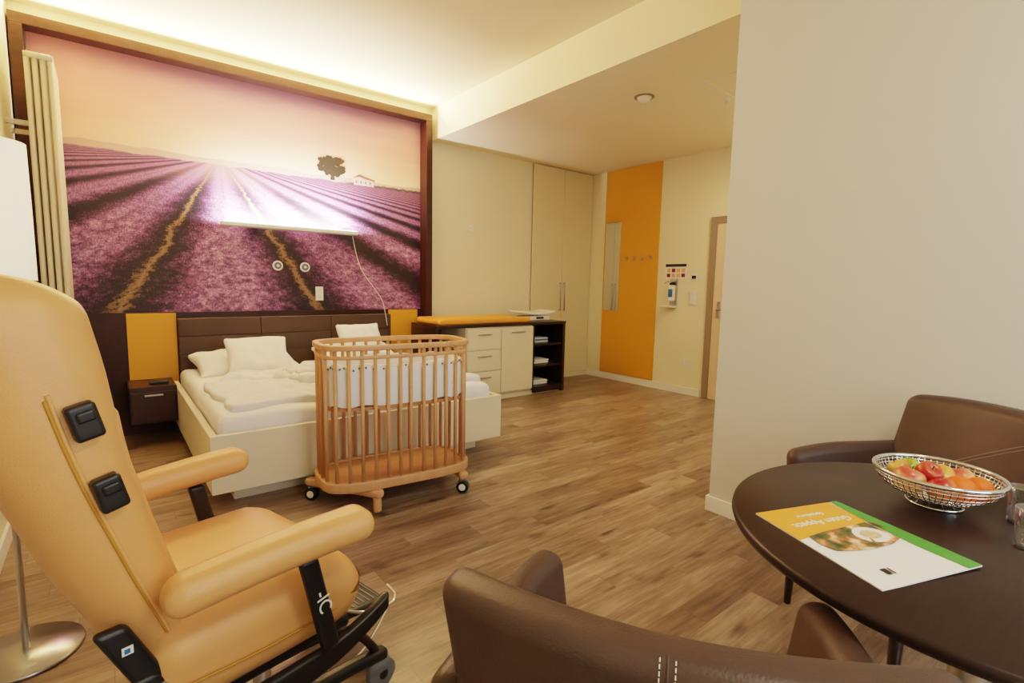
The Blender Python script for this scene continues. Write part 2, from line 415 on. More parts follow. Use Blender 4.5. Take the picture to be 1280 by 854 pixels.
# ---------------------------------------------------------------- mural wall
w=empty('lavender_mural',(0,0,0))
ix0,ix1=-.36,2.85
box(w,'print',(ix0,YN-.012,1.03),(ix1,YN,3.10),M['mural'],0)
V=[];F=[]
for k in range(60):
    a=random.uniform(0,6.28); rr=math.sqrt(random.random()); cx=1.86+math.cos(a)*rr*.135; cz=2.48+math.sin(a)*rr*.085
    if cz<2.43 and abs(cx-1.86)>.09: continue
    rad=random.uniform(.018,.04); b=len(V)
    for j in range(9):
        t=j/9*6.283; q=rad*random.uniform(.7,1.15); V.append((cx+math.cos(t)*q*1.1,YN-.0135-k*.00002,cz+math.sin(t)*q*.8))
    F.append(tuple(range(b,b+9)))
b=len(V); V+=[(1.835,YN-.0135,2.34),(1.885,YN-.0135,2.34),(1.875,YN-.0135,2.42),(1.85,YN-.0135,2.42)]; F.append((b,b+1,b+2,b+3))
mk(w,'printed_tree',V,F,M['leaf'])
y=YN-.0134
mk(w,'printed_house_wall',[(2.08,y,2.325),(2.30,y,2.325),(2.30,y,2.39),(2.21,y,2.41),(2.15,y,2.43),(2.08,y,2.395)],[(0,1,2,3,4,5)],M['house'])
mk(w,'printed_house_roof',[(2.065,y-.0003,2.39),(2.14,y-.0003,2.437),(2.20,y-.0003,2.418),(2.31,y-.0003,2.395),(2.31,y-.0003,2.38),(2.2,y-.0003,2.395),(2.14,y-.0003,2.412)],[(0,1,2,3,4,5,6)],M['roof'])
mk(w,'printed_house_windows',[(x,y-.0004,z) for x0 in (2.10,2.15,2.20,2.25) for x,z in ((x0,2.345),(x0+.016,2.345),(x0+.016,2.37),(x0,2.37))],[(4*i,4*i+1,4*i+2,4*i+3) for i in range(4)],M['roof'])
w=empty('mural_frame',(0,0,0))
fy=5.18
boxes(w,'box_frame',[((-.44,fy,3.09),(2.93,YN-.001,3.165)),((2.855,fy,0),(2.93,YN-.001,3.09)),((-.44,fy,0),(-.365,YN-.001,3.09))],M['frame'],.003)
box(w,'led_strip',(-.38,5.24,3.166),(2.9,5.26,3.176),M['cove'],0)
w=empty('headboard_wall_panel',(0,0,0))
box(w,'dark_panel',(-.36,5.27,0),(2.85,YN-.013,1.03),M['frame'],.001)
box(w,'ochre_panel_1',(.12,5.255,.30),(.465,5.27,1.025),M['yel'],.001)
box(w,'ochre_panel_2',(2.43,5.255,.30),(2.78,5.27,1.025),M['yel'],.001)

# bed lamp
w=empty('bed_wall_lamp',(1.45,5.22,1.815))
rbox(w,'body',(0,0,0),(1.24,.10,.04),.012,M['white'])
box(w,'led_diffuser',(-.60,-.035,.0203),(.60,.035,.0235),M['led'],0)
box(w,'mount_1',(-.4,.045,-.015),(-.3,.097,.012),M['white']); box(w,'mount_2',(.3,.045,-.015),(.4,.097,.012),M['white'])
tubes(w,'cord',[[(.57,0,-.015),(.60,-.01,-.22),(.66,-.03,-.40),(.80,-.06,-.58),(.88,-.08,-.72),(.90,-.10,-.95)]],.0035,M['cord'])
def wpt(u,v,Y):
    c=(u-640,427-v,640); wx=c[0]*.785+c[1]*.053+c[2]*.618; wy=-c[0]*.620+c[1]*.0998+c[2]*.779; wz=c[0]*.0203+c[1]*.9936-c[2]*.1112
    t=Y/wy; return wx*t,1.33+wz*t
for k,(u,v) in enumerate(((347,332),(381,334))):
    x,z=wpt(u,v,YN-.012)
    w=empty('wall_socket' if k==0 else 'wall_socket.001',(x,YN-.012,z))
    cyl(w,'ring',(0,0,0),(0,-.012,0),.048,M['white'],seg=40); cyl(w,'inlet',(0,-.0125,0),(0,-.014,0),.033,M['grey']); cyl(w,'pin',(0,-.0145,0),(0,-.02,0),.013,M['white'])
x,z=wpt(399,367,YN-.012); w=empty('data_outlet',(x,YN-.012,z)); box(w,'plate',(-.038,-.012,-.07),(.038,0,.07),M['white'],.003); boxes(w,'ports',[((-.02,-.014,-.05),(.02,-.011,-.01)),((-.02,-.014,.012),(.02,-.011,.05))],M['linen2'])

# radiator
w=empty('radiator',(-.26,4.62,0))
V=[];F=[]
def addcyl(V,F,p0,p1,r,seg=10,sq=(1,1)):
    p0=Vector(p0);p1=Vector(p1);d=(p1-p0).normalized();a=d.orthogonal().normalized();b=d.cross(a);s0=len(V)
    for p in(p0,p1):
        for i in range(seg):
            t=2*math.pi*i/seg; V.append(p+a*math.cos(t)*r+b*math.sin(t)*r)
    F.extend([(s0+i,s0+(i+1)%seg,s0+seg+(i+1)%seg,s0+seg+i) for i in range(seg)]); F.append(tuple(range(s0,s0+seg))); F.append(tuple(range(s0+seg,s0+2*seg)))
for sct in range(11):
    y=sct*.048
    for c in range(4):
        x=-.057+c*.038
        addcyl(V,F,(x,y,.18),(x,y,2.70),.0145)
    for z in (.165,2.72):
        addcyl(V,F,(-.06,y,z),(.06,y,z),.021,12); addcyl(V,F,(-.071,y,z),(-.06,y,z),.018,12); addcyl(V,F,(.06,y,z),(.071,y,z),.018,12)
for z in (.165,2.72): addcyl(V,F,(0,-.02,z),(0,.50,z),.017,12)
mk(w,'columns',V,F,M['rad'],True)
boxes(w,'wall_brackets',[((-.19,.1,2.3),(-.06,.13,2.33)),((-.19,.4,2.3),(-.06,.43,2.33)),((-.19,.1,.5),(-.06,.13,.53)),((-.19,.4,.5),(-.06,.43,.53))],M['rad'])

# ---------------------------------------------------------------- bed
w=empty('double_bed',(1.425,4.22,0))
YB=.935
box(w,'plinth',(-.88,-.86,0),(.88,.90,.12),M['cream'],.003)
boxes(w,'frame_boards',[((-1.015,-1.02,.11),(1.015,-.98,.45)),((-1.015,-.98,.11),(-.975,YB,.45)),((.975,-.98,.11),(1.015,YB,.45)),((-.975,-.98,.11),(.975,YB,.20))],M['cream'],.004)
def nz(p,s,a,o=0): return noise.noise(Vector((p[0]*s+o,p[1]*s,p[2]*s)))*a
for i,x in enumerate((-.485,.485)):
    rbox(w,'mattress_%d'%(i+1),(x,-.025,.38),(.96,1.88,.34),.06,M['linen'],deform=lambda p:(p[0]+nz(p,6,.008),p[1]+nz(p,6,.008,5),p[2]+nz(p,5,.016,9)),n=(20,36,6))
def pillow(name,ctr,sx,sy,th,rot,m=M['linen'],o=0):
    def df(p):
        u=p[0]/(sx/2);v=p[1]/(sy/2)
        e=max(0,(1-abs(u)**3))*max(0,(1-abs(v)**3)); e=e**.5
        k=1-.08*(1-min(1,abs(v))**2)*abs(u)**4; l=1-.08*(1-min(1,abs(u))**2)*abs(v)**4
        return (p[0]*k,p[1]*l,p[2]*(.12+.88*e)+nz(p,9,.014,o)+nz(p,20,.005,o))
    return rbox(w,name,ctr,(sx,sy,th),.03,m,deform=df,n=(24,18,4),rot=rot)
R=lambda ax,a:Matrix.Rotation(math.radians(a),3,ax)
pillow('pillow_flat_1',(-.50,.62,.61),.80,.50,.17,R('Z',4)@R('X',14))
pillow('pillow_flat_2',(.48,.62,.61),.76,.50,.17,R('Z',-3)@R('X',14),o=4)
pillow('pillow_square_1',(-.46,.38,.69),.48,.40,.15,R('Z',-4)@R('X',46),o=7)
pillow('pillow_square_2',(.50,.56,.74),.44,.40,.15,R('Z',4)@R('X',60),o=11)
def ridge(x,y,o): return 1-abs(noise.noise(Vector((x,y,o))))*2.2
def blanket(name,ctr,sx,sy,h,rot,o,m=M['linen2'],amp=1):
    def df(p):
        u=abs(p[0])/(sx/2); v=abs(p[1])/(sy/2); edge=max(0,1-max(u,v)**4)
        a=(max(0,ridge(p[0]*3+o,p[1]*7,o))*.040+max(0,ridge(p[0]*9+p[1]*5,p[1]*15+o,1))*.026)*amp*(.35+.65*edge)
        return (p[0]+noise.noise(Vector((p[1]*5+o,0,3)))*.05,p[1]+noise.noise(Vector((p[0]*5,o,2)))*.05,p[2]+(a if p[2]>0 else 0))
    return rbox(w,name,ctr,(sx,sy,h),min(.02,h*.45),m,deform=df,n=(70,50,3),rot=rot)
blanket('duvet_folded_1',(-.45,-.45,.560),.92,.84,.045,R('Z',3),1.3,amp=.55)
blanket('duvet_folded_2',(.48,-.45,.560),.90,.84,.045,R('Z',-3),5.3,amp=.55)
blanket('towel_1',(-.18,-.22,.605),.50,.32,.05,R('Z',24),8.3,M['linen'],amp=.7)
blanket('towel_1_upper',(-.22,-.24,.645),.34,.24,.035,R('Z',14),9.3,M['linen2'],amp=.5)
blanket('towel_2',(-.56,-.02,.585),.44,.24,.045,R('Z',-14),12.3,M['linen'],amp=.7)
blanket('towel_3',(.60,-.58,.605),.54,.30,.05,R('Z',8),15.3,M['linen'],amp=.7)
# padded headboard
w2=empty('bed_headboard',(1.445,5.21,0))
for r_ in range(4):
    for c_ in range(3):
        rbox(w2,'pad_%d_%d'%(r_,c_),(-.65+c_*.65,0,.43+r_*.158),(.649,.07,.1575),.008,M['hb'],n=(4,1,2))
box(w2,'backing',(-.97,-.02,0),(.97,.045,.98),M['hb'])

# nightstand
w=empty('nightstand',(.265,5.05,0))
box(w,'carcass',(-.165,-.20,.18),(.145,.20,.47),M['dark'],.003)
box(w,'drawer_front',(-.155,-.214,.20),(.135,-.20,.43),M['dark'],.003)
box(w,'handle',(-.07,-.232,.40),(.05,-.214,.412),M['steel'],.002)
box(w,'wall_cleat',(-.1,.20,.22),(.1,.22,.44),M['dark'])
w2=empty('bedside_remote',(.30,4.98,.47)); rbox(w2,'body',(0,0,.012),(.13,.05,.024),.008,M['black'])

# ---------------------------------------------------------------- changing table
w=empty('changing_table',(0,0,0))
y0,y1=4.61,5.17
box(w,'countertop',(2.66,y0,.85),(4.52,y1,.885),M['dark'],.003)
boxes(w,'dark_carcass',[((2.66,y0+.01,.06),(2.70,y1,.85)),((4.48,y0+.01,.0),(4.52,y1,.85)),((3.985,y0+.02,.06),(4.02,y1,.85)),((4.02,y1-.03,.06),(4.48,y1,.85)),((4.02,y0+.02,.02),(4.48,y1-.03,.09)),((2.70,y1-.03,.06),(3.03,y1,.85)),((2.70,y0+.02,.06),(3.03,y1-.03,.09)),
  ((4.02,y0+.03,.33),(4.48,y1-.03,.355)),((4.02,y0+.03,.59),(4.48,y1-.03,.615))],M['dark'],.002)
box(w,'cream_carcass',(3.03,y0+.02,.07),(3.985,y1,.85),M['cream'],.002)
for i,(a,b) in enumerate(((.60,.835),(.36,.59),(.09,.35))):
    box(w,'drawer_%d'%(i+1),(3.04,y0,a),(3.50,y0+.02,b),M['cream'],.003); box(w,'drawer_pull_%d'%(i+1),(3.18,y0-.025,b-.07),(3.36,y0-.001,b-.058),M['steel'],.002)
box(w,'cabinet_door',(3.51,y0,.09),(3.98,y0+.02,.835),M['cream'],.003); box(w,'door_pull',(3.65,y0-.025,.775),(3.84,y0-.001,.787),M['steel'],.002)
box(w,'plinth',(3.03,y0+.05,0),(4.47,y1-.02,.065),M['cream'],.001)
box(w,'plinth_dark',(2.70,y0+.05,0),(3.03,y1-.02,.065),M['dark'],.001)
def fold(par,name,c,s,m,n=3):
    for i in range(n): rbox(par,'%s_%d'%(name,i),(c[0]+.01*(i%2),c[1],c[2]+s[2]*(i+.5)),(s[0]-.01*i,s[1],s[2]),s[2]*.45,m)
def sub(name,loc):
    e=empty(name,loc); e.parent=w; return e
w2=sub('folded_towels',(4.22,4.84,.355)); fold(w2,'towel',(0,0,0),(.24,.24,.026),M['linen'],2)
w2=sub('diaper_stack',(4.20,4.84,.09)); fold(w2,'diaper',(0,0,0),(.26,.24,.028),M['linen2'],2)
w2=sub('care_supplies_box',(4.24,4.84,.615)); rbox(w2,'box',(0,0,.03),(.22,.18,.06),.01,M['linen2']); box(w2,'lid_stripe',(-.1,-.094,.025),(.1,-.09,.045),M['blue'],0)
w=empty('changing_mat',(3.33,4.88,.885))
rbox(w,'cushion',(0,0,.0275),(1.26,.50,.055),.026,M['orange'],deform=lambda p:(p[0],p[1],p[2]+(.015 if p[2]>0 else 0)*abs(p[1]/.25)**2),n=(10,10,2))
w=empty('baby_scale',(4.22,4.90,.885))
rbox(w,'base',(0,0,.03),(.34,.26,.06),.02,M['white'])
rbox(w,'tray',(0,.01,.085),(.54,.30,.03),.014,M['white'],deform=lambda p:(p[0],p[1],p[2]+.35*p[0]*p[0]+.3*max(0,p[1])**2),n=(16,8,2))
box(w,'display',(-.06,-.134,.025),(.06,-.129,.05),M['ink'],0)

# ---------------------------------------------------------------- cot
cot=empty('baby_cot',(1.38,2.915,0),math.radians(-6))
A,B=.458,.238
def oval(t,a=A,b=B,e=.52):
    c,s_=math.cos(t),math.sin(t)
    return (a*math.copysign(abs(c)**e,c),b*math.copysign(abs(s_)**e,s_))
def ring(name,z0,z1,thick,m,par=cot,a=A,b=B,N=160):
    V=[];F=[]
    for i in range(N):
        t=2*math.pi*i/N; x,y=oval(t,a,b); x2,y2=oval(t,a-thick,b-thick)
        V+=[(x,y,z0),(x,y,z1),(x2,y2,z1),(x2,y2,z0)]
    for i in range(N):
        j=(i+1)%N
        for k in range(4): F.append((i*4+k,j*4+k,j*4+(k+1)%4,i*4+(k+1)%4))
    o=mk(par,name,V,F,m,True); k=o.modifiers.new('b','BEVEL'); k.width=.006; k.segments=3; k.limit_method='ANGLE'; k.angle_limit=.9
    return o
ring('top_rail',.945,.975,.034,M['beech'],a=A+.005,b=B+.005)
ring('upper_rail',.895,.915,.022,M['beech'],a=A-.004,b=B-.004)
ring('lower_rail',.135,.19,.034,M['beech'],a=A+.006,b=B+.006)
pts=[Vector((*oval(2*math.pi*i/1440,A-.016,B-.016),0)) for i in range(1441)]
acc=[0]
for i in range(1440): acc.append(acc[-1]+(pts[i+1]-pts[i]).length)
NS=32;k=0
V=[];F=[]
for s_ in range(NS):
    target=acc[-1]*(s_+.5)/NS
    while acc[k+1]<target: k+=1
    p=pts[k]; addcyl(V,F,(p.x,p.y,.18),(p.x,p.y,.955),.0105,14)
mk(cot,'slats',V,F,M['beech'],True)
V=[];N=72
for z in (.165,.182):
    for i in range(N): x,y=oval(2*math.pi*i/N,A-.03,B-.03); V.append((x,y,z))
F=[(i,(i+1)%N,N+(i+1)%N,N+i) for i in range(N)]+[tuple(range(N)),tuple(range(N,2*N))]
mk(cot,'bottom_shelf',V,F,M['beech2'])
V=[]
for z in (.60,.62):
    for i in range(N): x,y=oval(2*math.pi*i/N,A-.03,B-.03); V.append((x,y,z))
mk(cot,'mattress_board',V,F,M['beech2'])
V=[];F=[];N=160
lv=[(A-.036,.622),(A-.032,.64),(A-.032,.82),(A-.037,.855),(A-.055,.86),(A-.065,.84),(A-.067,.72)]
for r_,z in lv:
    for i in range(N):
        t=2*math.pi*i/N; x,y=oval(t,r_,B-(A-r_)); w_=1+.006*math.sin(t*22); V.append((x*w_,y*w_,z+.008*math.sin(t*9)))
for j in range(len(lv)-1):
    for i in range(N): F.append((j*N+i,j*N+(i+1)%N,(j+1)*N+(i+1)%N,(j+1)*N+i))
mk(cot,'nest_bumper',V,F,M['linen'],True)
V=[]
for z in (.622,.72):
    for i in range(N): x,y=oval(2*math.pi*i/N,A-.068,B-.068); V.append((x,y,z))
F=[(i,(i+1)%N,N+(i+1)%N,N+i) for i in range(N)]+[tuple(range(N)),tuple(range(N,2*N))]
mk(cot,'mattress',V,F,M['linen2'])
V=[];F=[]
for i in range(60):
    t=2*math.pi*i/60; x,y=oval(t,A-.028,B-.028); zz=.835+.008*math.sin(i*1.7)
    addcyl(V,F,(x,y,zz),(x*1.002,y*1.003,zz+.010),.005,6)
mk(cot,'bumper_pattern',V,F,M['grey'])
def tolocal(X,Y,par=cot):
    a=-par.rotation_euler.z; x=X-par.location.x; y=Y-par.location.y
    return (x*math.cos(a)-y*math.sin(a),x*math.sin(a)+y*math.cos(a))
ends=[((.925,3.10),(1.17,2.70)),((1.73,2.66),(1.82,3.09))]
wi=0
for bi,(p,q) in enumerate(ends):
    P=Vector((*tolocal(*p),0));Q=Vector((*tolocal(*q),0)); L=(Q-P).length; ang=math.atan2((Q-P).y,(Q-P).x)
    rbox(cot,'cross_beam_%d'%(bi+1),((P.x+Q.x)/2,(P.y+Q.y)/2,.112),(L+.07,.06,.05),.02,M['beech'],rot=Matrix.Rotation(ang,3,'Z'))
    for E_ in (P,Q):
        wi+=1
        if bi==0 and E_ is Q:
            rbox(cot,'wooden_foot',(E_.x,E_.y,.05),(.045,.045,.10),.015,M['beech']); continue
        cyl(cot,'caster_stem_%d'%wi,(E_.x,E_.y,.10),(E_.x,E_.y,.065),.010,M['steel'])
        cyl(cot,'caster_wheel_%d'%wi,(E_.x-.016,E_.y-.022,.039),(E_.x+.014,E_.y+.014,.039),.039,M['black'],seg=28)
        cyl(cot,'caster_hub_%d'%wi,(E_.x-.018,E_.y-.0245,.039),(E_.x+.016,E_.y+.0165,.039),.022,M['white'],seg=20)
        rbox(cot,'caster_hood_%d'%wi,(E_.x,E_.y,.074),(.05,.03,.025),.01,M['grey'])

# ---------------------------------------------------------------- floor lamp
w=empty('floor_lamp',(-.285,2.355,0))
lathe(w,'base',[(0,.0),(.158,.0),(.16,.006),(.158,.014),(.02,.024),(0,.024)],M['steel'])
cyl(w,'pole',(0,0,.02),(0,0,1.42),.010,M['steel'])
lathe(w,'shade',[(.103,1.31),(.108,1.31),(.108,1.53),(.106,1.75),(.101,1.75),(.103,1.53),(.103,1.31)],M['shade'])
lathe(w,'shade_diffuser',[(0,1.322),(.10,1.322)],M['shade'])
tubes(w,'shade_ring',[[(.107*math.cos(t/24*6.283),.107*math.sin(t/24*6.283),1.31) for t in range(24)]],.003,M['steel'],cyclic=True)

# ---------------------------------------------------------------- recliner
rc=empty('recliner_chair',(.15,1.58,0),math.radians(13))
prof=[(.40,-.125,.13),(.52,-.145,.14),(.66,-.20,.165),(.79,-.24,.175),(.95,-.29,.195),(1.15,-.33,.225),(1.28,-.36,.235),(1.37,-.40,.20)]
def interp(z):
    if z<=prof[0][0]: a,b=prof[0],prof[1]
    else:
        for a,b in zip(prof,prof[1:]):
            if z<=b[0]: break
    t=(z-a[0])/(b[0]-a[0]); return a[1]+(b[1]-a[1])*t, a[2]+(b[2]-a[2])*min(1,max(0,t))
def hwid(z):
    t=(z-.4)/.95
    return .235+.035*math.sin(min(1,max(0,t))*math.pi*.85)
def backdef(p):
    z=p[2]+.865
    xc,th=interp(z)
    hw=hwid(z)
    y=p[1]/.28*hw
    wing=.018*(abs(p[1])/.28)**3
    x=xc+p[0]/.10*(th/2)+(wing if p[0]>0 else wing*.5)-(0 if p[0]>0 else .02*(1-(p[1]/.28)**2))
    return (x,y,z)
rbox(rc,'backrest',(0,0,0),(.20,.56,.93),.085,M['tan'],deform=backdef,n=(4,12,20),k=8)
def cushdef(p):
    z=p[2]+.78; xc,th=interp(z); return (xc+th/2-.01+p[0]+.01*(1-(p[1]/.2)**2),p[1],z)
rbox(rc,'back_cushion',(0,0,0),(.05,.40,.56),.024,M['tan'],deform=cushdef,n=(2,8,10))
def side(z,f,dy=0):
    xc,th=interp(z); return Vector((xc+.008+f*th/2,-hwid(z)-.003+dy,z))
tubes(rc,'zipper',[[side(z,.1-.25*(z-.5),.001) for z in (.50,.60,.70,.80,.90,1.0,1.06,1.10)]],.0035,M['tan2'])
tubes(rc,'zipper_fold',[[side(z,.16-.25*(z-.5),.001) for z in (.50,.60,.70,.80,.90,1.0,1.06,1.11)]],.004,M['tan'])
for i,z in enumerate((1.055,.905)):
    q=side(z,.36); rt=Matrix.Rotation(math.radians(-14),3,'Y')
    rbox(rc,'side_mount_%d'%(i+1),q+Vector((0,-.012,0)),(.048,.03,.072),.008,M['black'],rot=rt)
    rbox(rc,'side_mount_slot_%d'%(i+1),q+Vector((0,-.026,.012)),(.030,.012,.022),.005,M['black'],rot=rt)
def seatdef(p):
    x,y,z=p
    u=x/.29
    top=.03*(1-(y/.30)**2) if z>0 else 0
    z2=z+top-(.05*max(0,u-.55)/.45)*(1 if z>0 else -0.6)+(.02*(abs(y)/.3)**3 if z>0 else 0)
    return (x,y*(1+.02*math.cos(u*1.5)),z2)
rbox(rc,'seat_cushion',(.085,0,.435),(.57,.59,.21),.09,M['tan'],deform=seatdef,n=(12,10,3),k=8)
tubes(rc,'seat_seam',[[(-.16,-.302,.43),(.0,-.308,.42),(.15,-.306,.42),(.29,-.296,.42),(.36,-.24,.42)]],.003,M['tan2'])
def armdef(p):
    u=(p[0]+.25)/.5
    return (p[0],p[1]*(.85+.25*u),p[2]*(1.0+.0*u)+.03*u-.004+.008*math.sin(u*3.14))
for i,y in enumerate((-.355,.352)):
    ar=Matrix.Rotation(math.radians(-5 if i==0 else 3),3,'Z')
    rbox(rc,'armrest_%d'%(i+1),(.065,y,.663),(.48,.11,.086),.042,M['tan'],deform=armdef,n=(12,4,2),k=8,rot=ar)
    rbox(rc,'arm_post_%d'%(i+1),(.165,y,.50),(.05,.028,.27),.012,M['black'],deform=lambda p:(p[0]+p[2]*-.22,p[1],p[2]),n=(1,1,4))
    rbox(rc,'side_cover_%d'%(i+1),(.14,y*.93,.315),(.52,.032,.075),.015,M['black'],deform=lambda p:(p[0],p[1],p[2]*(1-.4*abs(p[0]/.28))+.09*(p[0]/.28)**2*(1 if p[0]>0 else .3)),n=(12,1,2))
    rbox(rc,'rear_bracket_%d'%(i+1),(-.21,y*.74,.525),(.06,.03,.17),.013,M['black'],deform=lambda p:(p[0]-p[2]*.45,p[1],p[2]),n=(2,1,6))
    rbox(rc,'rear_link_%d'%(i+1),(-.15,y*.76,.40),(.05,.028,.16),.012,M['black'],deform=lambda p:(p[0]-p[2]*.6,p[1],p[2]),n=(2,1,6))
    cyl(rc,'rear_pivot_%d'%(i+1),(-.175,y*.80,.43),(-.175,y*.76,.43),.026,M['steel'])
    rbox(rc,'floor_beam_%d'%(i+1),(.15,y*.60,.115),(.66,.045,.04),.016,M['black'],n=(6,1,1),deform=lambda p:(p[0],p[1],p[2]+.03*(1-(p[0]/.33)**2)))
    cyl(rc,'lift_post_%d'%(i+1),(.08,y*.58,.13),(.08,y*.58,.34),.022,M['steel'])
    tubes(rc,'curved_leg_%d'%(i+1),[[(.08,y*.6,.30),(.25,y*.6,.30),(.38,y*.6,.25),(.45,y*.6,.12)]],.014,M['black'])
    for j,x in enumerate((-.17,.46)):
        cx=x
        cyl(rc,'caster_%d_%d'%(i,j),(cx,y*.60-.016,.05),(cx,y*.60+.016,.05),.05,M['grey'],seg=32)
        rbox(rc,'caster_fork_%d_%d'%(i,j),(cx-.01,y*.60,.083),(.08,.05,.05),.02,M['grey'])
        cyl(rc,'caster_hub_%d_%d'%(i,j),(cx,y*.60-.02,.05),(cx,y*.60+.02,.05),.016,M['black'])
box(rc,'under_frame',(-.12,-.24,.30),(.33,.24,.335),M['black'],.01)
box(rc,'rear_label',(-.232,-.2795,.548),(-.212,-.277,.566),M['white'],0)
box(rc,'rear_label_mark',(-.228,-.281,.552),(-.218,-.279,.562),M['blue'],0)
# footplate
rt=Matrix.Rotation(math.radians(6),3,'Y')
fc=Vector((.54,.09,.15))
rbox(rc,'footplate',fc,(.17,.24,.028),.012,M['black'],rot=rt)
for i in range(7):
    rbox(rc,'footplate_rib_%d'%i,fc+rt@Vector((-.066+i*.022,0,.015)),(.007,.20,.004),.0018,M['grey'],rot=rt,n=(1,4,1))
tubes(rc,'footrest_rods',[[(.30,-.02,.33),(.40,-.03,.22),(.54,-.05,.14),(.68,-.06,.14),(.69,.05,.14)],[(.30,.12,.33),(.42,.18,.20),(.54,.22,.14),(.64,.22,.14)],[(.62,-.05,.135),(.52,-.09,.07),(.38,-.12,.05),(.30,-.12,.10)]],.006,M['chrome'])
text(rc,'handwritten_mark','-IC',basis((.22,0,-1),(1,0,.22),(.168,-.3705,.51)) ,.05,M['pwhite'])
text(rc,'cover_lettering','hen',basis((1,0,.05),(0,0,1),(.06,-.348,.315)),.03,M['pwhite'])

# ---------------------------------------------------------------- dining chairs
def dining_chair(name,loc,rz):
    ch=empty(name,loc,rz)   # faces +Y locally
    def bdef(p):
        z=p[2]; u=p[0]/.32
        y=p[1]-.15*(z/.28)*.5-.05 + .085*u*u
        w_=1+.02*(z/.28)
        zz=z-.018*max(0,abs(u))**3*(1 if z>0 else 0)
        return (p[0]*w_,y,zz)
    rbox(ch,'backrest',(0,-.24,.635),(.64,.085,.57),.034,M['brown'],deform=bdef,n=(16,2,12),k=6)
    for i,sx in enumerate((-1,1)):
        def adef(p,sx=sx):
            v=p[1]/.26
            return (p[0]+sx*.025*(p[2]/.19)-sx*.02*v,p[1],p[2]-(.03*max(0,v)**2 if p[2]>0 else 0))
        rbox(ch,'arm_%d'%(i+1),(sx*.295,.0,.505),(.075,.54,.38),.035,M['brown'],deform=adef,n=(2,12,8),k=6)
    rbox(ch,'seat',(0,.02,.415),(.53,.54,.14),.05,M['brown'],deform=lambda p:(p[0],p[1],p[2]+(.015*(1-(p[0]/.27)**2) if p[2]>0 else 0)),n=(8,8,2),k=5)
    for i,(x,y) in enumerate(((-.27,-.22),(.27,-.22),(-.27,.23),(.27,.23))):
        cyl(ch,'leg_%d'%(i+1),(x*1.02,y*1.03,0),(x,y,.36),.014,M['dark'],r1=.023,seg=16)
    def loop(dx,o):
        L=[]
        for j in range(30): L.append((dx,-.0425-o,-.25+j*.5/29))
        for j in range(1,8):
            t=j/8*math.pi/2; L.append((dx,-.0085-(.034+o)*math.cos(t),.251+(.034+o)*math.sin(t)))
        out=[]
        for p in L:
            q=bdef(p); out.append(Vector((q[0],q[1]-.24,q[2]+.635)))
        return out
    tubes(ch,'centre_seam',[loop(0,-.0005)],.0018,M['hb'],smooth=False)
    for k,dx in enumerate((-.0085,.0085)):
        P=loop(dx,.0001)
        segs=[];d=0;cur=[]
        for a,b in zip(P,P[1:]):
            n=max(1,int((b-a).length/.001))
            for i in range(n):
                pp=a.lerp(b,i/n); d+=(b-a).length/n
                if (d%.007)<.0052: cur.append(pp)
                else:
                    if len(cur)>1: segs.append([cur[0],cur[-1]])
                    cur=[]
        tubes(ch,'stitch_%d'%k,segs,.0008,M['thread'],smooth=False)
    # double-stitched seam curving across the inner back
    for k,dz_ in enumerate((0,.014)):
        a=[]
        for j in range(61):
            t=j/60; xx=.16-.30*t; zz=-.02+dz_+.20*t**.8
            q=bdef((xx,.0428,zz)); a.append(Vector((q[0],q[1]-.24,q[2]+.635)))
        tubes(ch,'inner_stitch_%d'%k,[[a[j],a[j].lerp(a[j+1],.65)] for j in range(60)],.0008,M['thread2'],smooth=False)
    return ch
dining_chair('dining_chair',(.795,.51,0),math.atan2(-.84,.54))
dining_chair('dining_chair.001',(2.255,.505,0),math.atan2(.82,.57))

# ---------------------------------------------------------------- table
tb=empty('round_dining_table',(1.592,.2,0))
lathe(tb,'top',[(0,.72),(.53,.72),(.545,.726),(.549,.737),(.547,.748),(.541,.752),(0,.752)],M['tbl'],seg=96)
cyl(tb,'column',(0,0,.02),(0,0,.70),.04,M['steel'],seg=32)
lathe(tb,'foot_plate',[(0,0),(.26,0),(.262,.008),(.25,.016),(.05,.026),(0,.026)],M['steel'],seg=64)
lathe(tb,'mount_plate',[(0,.70),(.14,.70),(.14,.72),(0,.72)],M['black'])
ZT=.752
# brochure
w=empty('menu_brochure',(0,0,0))
Ac,Bc,Cc,Dc=[Vector((x,y,0)) for x,y in ((1.287,.595),(1.545,.50),(1.422,.179),(1.151,.28))]
def q2(a,b,z): 
    p=(Ac*(1-a)+Bc*a)*(1-b)+(Dc*(1-a)+Cc*a)*b
    lift=.006*max(0,(a+b-1.2))
    return Vector((p.x,p.y,ZT+z+lift))
def patch(name,poly,z,m):
    return mk(w,name,[q2(a,b,z) for a,b in poly],[tuple(range(len(poly)))],m)
V=[];F=[];n=10
for zl in (.0003,.003):
    for i in range(n+1):
        for j in range(n+1): V.append(q2(i/n,j/n,zl))
st=(n+1)*(n+1)
for o_ in (0,st):
    for i in range(n):
        for j in range(n): a=o_+i*(n+1)+j; F.append((a,a+1,a+n+2,a+n+1))
for i in range(n):
    for (a,b) in ((i,i+1),(i*(n+1),(i+1)*(n+1)),(n*(n+1)+i,n*(n+1)+i+1),(i*(n+1)+n,(i+1)*(n+1)+n)): F.append((a,b,b+st,a+st))
mk(w,'pages',V,F,M['pwhite'])
patch('orange_block',[(0,0),(.90,0),(.88,.36),(.6,.37),(.3,.38),(0,.42)],.0036,M['porange'])
patch('green_strip',[(.92,0),(1,0),(1,1),(.86,1),(.84,.7),(.86,.4)],.0042,M['green'])
